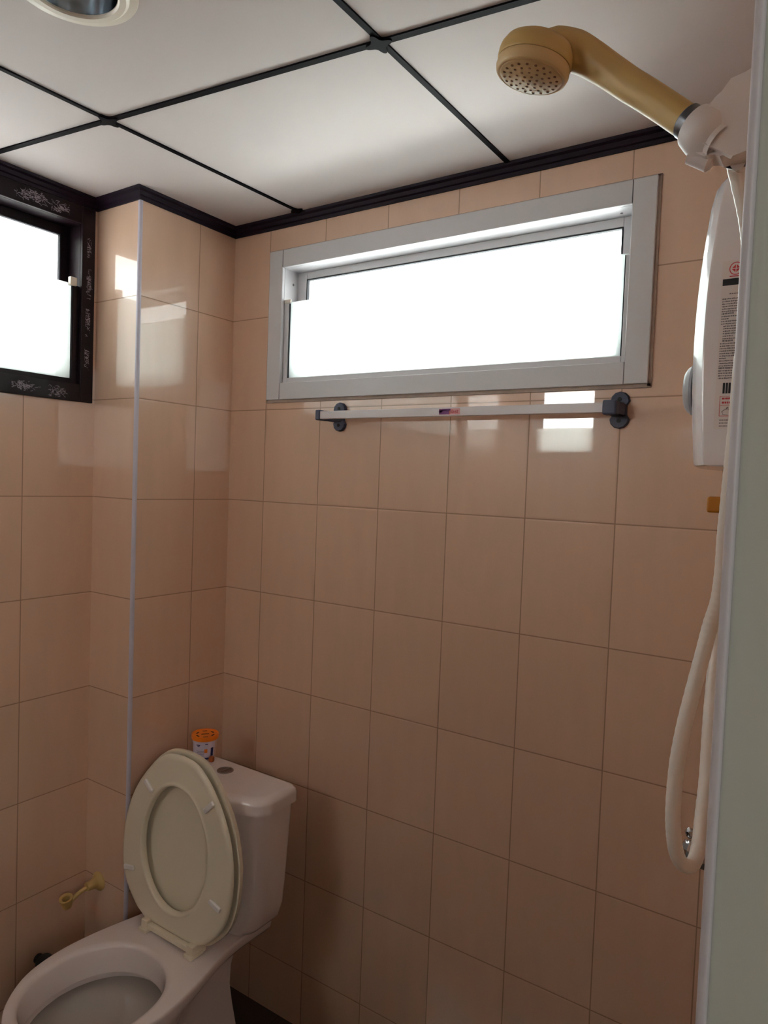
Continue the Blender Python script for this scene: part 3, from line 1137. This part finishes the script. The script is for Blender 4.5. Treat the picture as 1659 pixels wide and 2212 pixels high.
bm = bmesh.new()
lrect(bm, 1.3365, 1.3760, 1.7185, 1.7262)
link('header_bar', bm, M_black_print, lb0, smooth=False)
bm = bmesh.new()
for k in range(9):
    lrect(bm, 1.3430 + k * 0.0031, 1.3446 + k * 0.0031 + random.choice((0, 0.0008)), 1.5920, 1.6045)
link('barcode', bm, M_black_print, lb0, smooth=False)
bm = bmesh.new()
zrow = 1.7080
rows = 0
while zrow > 1.6080:
    x = 1.3372 + (0.0025 if 12 < rows < 20 else 0.0)
    end = 1.405 if rows % 9 not in (1, 8) else random.uniform(1.342, 1.352)
    th_ = 0.0013 if rows % 11 != 8 else 0.0019
    if rows < 2:
        x = 1.3445
    while x < end:
        w_ = random.uniform(0.0006, 0.0022)
        lrect(bm, x, x + w_, zrow + random.uniform(-0.0002, 0.0002), zrow + th_ + random.uniform(-0.0002, 0.0003))
        x += w_ + random.uniform(0.0002, 0.0006)
    zrow -= 0.0029
    rows += 1
for k in range(3):
    x = 1.3412
    while x < 1.356:
        w_ = random.uniform(0.0006, 0.0018)
        lrect(bm, x, x + w_, 1.5600 - k * 0.0035, 1.5613 - k * 0.0035)
        x += w_ + 0.0004
link('fine_print', bm, M_grey_print, lb0, smooth=False)
bm = bmesh.new()
for r in (0.0066, 0.0052):
    pass
cxx, czz = 1.3500, 1.7375
u_o = [(cxx + 0.0072 * math.cos(a * PI / 18), YS - 0.0003, czz + 0.0075 * math.sin(a * PI / 18)) for a in range(36)]
u_i = [(cxx + 0.0062 * math.cos(a * PI / 18), YS - 0.0003, czz + 0.0065 * math.sin(a * PI / 18)) for a in range(36)]
loft(bm, [u_o, u_i], False, False)
for a in range(4):
    t = a * PI / 2
    c, s = math.cos(t), math.sin(t)
    pr = [(0.0008, 0.0), (0.0040, 0.0022), (0.0052, 0.0), (0.0040, -0.0022)]
    pr = [(0.0006, 0.0004), (0.0046, 0.0004), (0.0006, 0.0044)]
    bm.faces.new([bm.verts.new((cxx + x * c - z * s, YS - 0.0003, czz + x * s + z * c)) for x, z in pr])
lrect(bm, 1.3435, 1.3565, 1.7282, 1.7293)
link('certification_mark', bm, M_red, lb0, smooth=False)
bm = bmesh.new()
for (a, b, c, d) in ((1.3405, 1.3700, 1.5885, 1.5890), (1.3405, 1.3700, 1.5652, 1.5657), (1.3405, 1.3410, 1.5652, 1.5890), (1.3695, 1.3700, 1.5652, 1.5890), (1.3405, 1.3700, 1.5780, 1.5784)):
    lrect(bm, a, b, c, d)
for z in (1.5850, 1.5802):
    x = 1.3430
    while x < 1.367:
        w_ = random.uniform(0.0012, 0.0026)
        lrect(bm, x, x + w_, z, z + 0.0022)
        x += w_ + 0.0005
link('warning_frame', bm, M_red, lb0, smooth=False)
bm = bmesh.new()
tube(bm, [(1.3430, YS - 0.0003, 1.5700), (1.3452, YS - 0.0003, 1.5722), (1.3490, YS - 0.0003, 1.5738), (1.3540, YS - 0.0003, 1.5730)], 0.0004, 6)
tube(bm, [(1.3480, YS - 0.0003, 1.5740), (1.3500, YS - 0.0003, 1.5760)], 0.0007, 6)
tube(bm, [(1.3440, YS - 0.0003, 1.5700), (1.3445, YS - 0.0003, 1.5672), (1.3500, YS - 0.0003, 1.5666)], 0.0003, 6)
link('hand_pictogram', bm, M_grey_print, lb0, smooth=False)

bm = bmesh.new()
lathe(bm, [(0.0095, 0.0), (0.0095, 0.012)], (1.376, -0.470, 1.4938), (0, 0, 1), 6)
link('outlet_nut', bm, M_chrome, HW)
# amber handle under the heater
V = thing('amber_valve', (XR, -0.535, 1.461), 'small amber handled valve on the right wall below the water heater', 'valve')
bm = bmesh.new()
lathe(bm, [(0.016, 0.0), (0.016, 0.003), (0.008, 0.006), (0.007, 0.045)], (XR, -0.535, 1.461), (-1, 0, 0), 24)
link('stem', bm, M_chrome, V)
link('handle', bx(1.3400, 1.3860, -0.548, -0.522, 1.4515, 1.4700, 0.003, 3), M_amber, V)

# ------------------------------------------------------------------ faucet seen through the hose loop
FA = thing('wall_faucet', (XR, -0.575, 1.078), 'chrome wall tap with faceted knob, seen inside the hose loop', 'faucet')
bm = bmesh.new()
lathe(bm, [(0.024, 0.0), (0.024, 0.004), (0.012, 0.010), (0.011, 0.060), (0.013, 0.062), (0.013, 0.074), (0.010, 0.076)], (XR, -0.575, 1.068), (-1, 0, 0), 28)
body = link('tap_body', bm, M_chrome, FA)
bm = bmesh.new()
lathe(bm, [(0.005, 0.0), (0.006, 0.004), (0.0105, 0.008), (0.0115, 0.014), (0.0095, 0.020), (0.004, 0.022)], (1.3590, -0.575, 1.068), (-1, 0, 0.25), 9)
link('knob', bm, M_chrome, FA, angle=10)
bm = bmesh.new()
lathe(bm, [(0.004, 0.0), (0.0055, 0.003), (0.0055, 0.008), (0.001, 0.011)], (1.3475, -0.567, 1.083), (-0.3, 0, 1), 14)
link('finial', bm, M_chrome, FA)
bm = bmesh.new()
tube(bm, smooth_path([(1.375, -0.575, 1.066), (1.372, -0.569, 1.060), (1.370, -0.562, 1.050)], 6), 0.0055, 14)
link('spout', bm, M_black, FA)

# ------------------------------------------------------------------ shower: bracket, hose, hand shower
B = thing('shower_bracket', (XR, -0.795, 1.765), 'white plastic swivel bracket holding the hand shower on the right wall', 'bracket')
hd = (Vector((1.3564, -0.8045, 1.7681)) - Vector((1.3158, -0.7971, 1.8063))).normalized()   # handle direction, away from the head
E0 = Vector((1.3564, -0.8045, 1.7681))
bm = bmesh.new()
poly = [(1.3490, 1.7560), (1.3590, 1.7690), (1.3680, 1.7795), (1.3840, 1.7905), (1.4040, 1.8010), (XR, 1.8100), (XR, 1.7330), (1.3880, 1.7375), (1.3720, 1.7350), (1.3545, 1.7460)]
loft(bm, [[(x, y, z) for x, z in poly] for y in (-0.8195, -0.7850)])
bmesh.ops.bevel(bm, geom=[e_ for e_ in bm.edges], offset=0.006, segments=3, affect='EDGES')
lathe(bm, [(0.0142, 0.030), (0.0142, 0.0015), (0.0158, 0.0), (0.0172, 0.001), (0.0195, 0.010), (0.0190, 0.018), (0.014, 0.026), (0.001, 0.028)], E0, hd, 40, False, True)
link('cradle', bm, M_white2, B)
bm = bmesh.new()
lathe(bm, [(0.007, -0.009), (0.0095, -0.008), (0.0095, 0.009), (0.007, 0.011)], (1.3620, -0.8000, 1.7450), (0.80, 0.1, -0.50), 24)
link('clamp_screw', bm, M_white2, B)

SH = thing('hand_shower', tuple(E0), 'cream yellowed hand shower tilted up in its white bracket', 'shower head')
HP = [(1.3564, -0.8045, 1.7681), (1.3474, -0.8017, 1.7763), (1.3318, -0.7993, 1.7913), (1.3158, -0.7971, 1.8063), (1.2996, -0.7951, 1.8208), (1.2826, -0.7936, 1.8369), (1.2648, -0.795, 1.8524), (1.2508, -0.7979, 1.8615), (1.2358, -0.804, 1.866), (1.2213, -0.8113, 1.8646)]
HR = [0.0127, 0.0127, 0.0128, 0.0130, 0.0133, 0.0138, 0.0150, 0.0168, 0.0165, 0.0120]
path = smooth_path(HP, 6)
rad = []
for i in range(len(HP) - 1):
    for j in range(6):
        rad.append(HR[i] + (HR[i + 1] - HR[i]) * j / 6)
rad.append(HR[-1])
bm = bmesh.new()
tube(bm, path, rad, 28)
link('handle', bm, M_cream, SH, angle=60)
HC = Vector((1.2182, -0.8147, 1.8408))
hn = Vector((-0.22, -0.05, -0.97)).normalized()
bm = bmesh.new()
lathe(bm, [(0.0328, -0.0095), (0.0335, -0.0110), (0.0335, -0.0170), (0.0328, -0.0205), (0.0300, -0.0255), (0.0240, -0.0292), (0.0140, -0.0318), (0.001, -0.0325)], HC, hn, 56)
link('head_shell', bm, M_cream, SH, angle=60)
bm = bmesh.new()
lathe(bm, [(0.0315, -0.0100), (0.0325, -0.0088), (0.0330, -0.0040), (0.0318, 0.0), (0.0300, 0.0012), (0.0285, 0.0008), (0.0275, 0.0018), (0.015, 0.0034), (0.001, 0.0040)], HC, hn, 56)
fp = link('spray_plate', bm, M_cream2, SH, angle=60)
u, v, _ = frame_of(hn)
for ri, (r, k) in enumerate(((0.0, 1), (0.0065, 6), (0.0125, 11), (0.0185, 16), (0.0240, 20))):
    for j in range(k):
        a = 2 * PI * j / k + ri * 0.4
        h = 0.0040 - 0.0022 * (r / 0.0275)
        c = HC + hn * h + (u * math.cos(a) + v * math.sin(a)) * r
        bm = bmesh.new()
        lathe(bm, [(0.0013, -0.0005), (0.0013, 0.0007), (0.0005, 0.0010)], c, hn, 8)
        link('nozzle', bm, M_nozzle, fp)
bm = bmesh.new()
lathe(bm, [(0.0128, -0.009), (0.0137, -0.008), (0.0137, 0.006), (0.0120, 0.010)], E0, hd, 32)
link('collar', bm, mat('grey_metal_collar', (0.20, 0.21, 0.24, 1), 0.28, metal=0.9), SH)

HO = [[1.3750, -0.7960, 1.7640], [1.3810, -0.7820, 1.7530], [1.3901, -0.7667, 1.7171], [1.3939, -0.7533, 1.6943], [1.3944, -0.742, 1.6744], [1.3935, -0.7335, 1.6215], [1.3906, -0.7254, 1.583], [1.3884, -0.717, 1.5432], [1.3865, -0.7145, 1.5018], [1.3848, -0.7114, 1.4683], [1.3831, -0.7083, 1.4342], [1.3822, -0.7048, 1.3996], [1.3796, -0.7019, 1.373], [1.3743, -0.7016, 1.3503], [1.37, -0.7049, 1.324], [1.3635, -0.7114, 1.2846], [1.3585, -0.7165, 1.2508], [1.3553, -0.7204, 1.2168], [1.3547, -0.7231, 1.1754], [1.3569, -0.723, 1.1494], [1.3598, -0.7161, 1.1296], [1.3653, -0.707, 1.1185], [1.3698, -0.6921, 1.1157], [1.3718, -0.6782, 1.1265], [1.3715, -0.6649, 1.1538], [1.3713, -0.6512, 1.1867], [1.3695, -0.638, 1.2301], [1.3683, -0.6249, 1.2652], [1.3674, -0.6115, 1.3014], [1.367, -0.5978, 1.3387], [1.3667, -0.5836, 1.382], [1.3679, -0.5682, 1.4316], [1.3700, -0.530, 1.4700], [1.3750, -0.480, 1.4880], [1.3760, -0.470, 1.4930]]
P = smooth_path(HO, 14)
rads = []
for i in range(len(P)):
    rads.append(0.0068 + (0.00022 if i % 4 < 2 else 0.0))
bm = bmesh.new()
tube(bm, P, rads, 18)
o = link('shower_hose', bm, M_hose, None, angle=70)
tag(o, 'white ribbed shower hose hanging in a long loop from the bracket', 'hose')
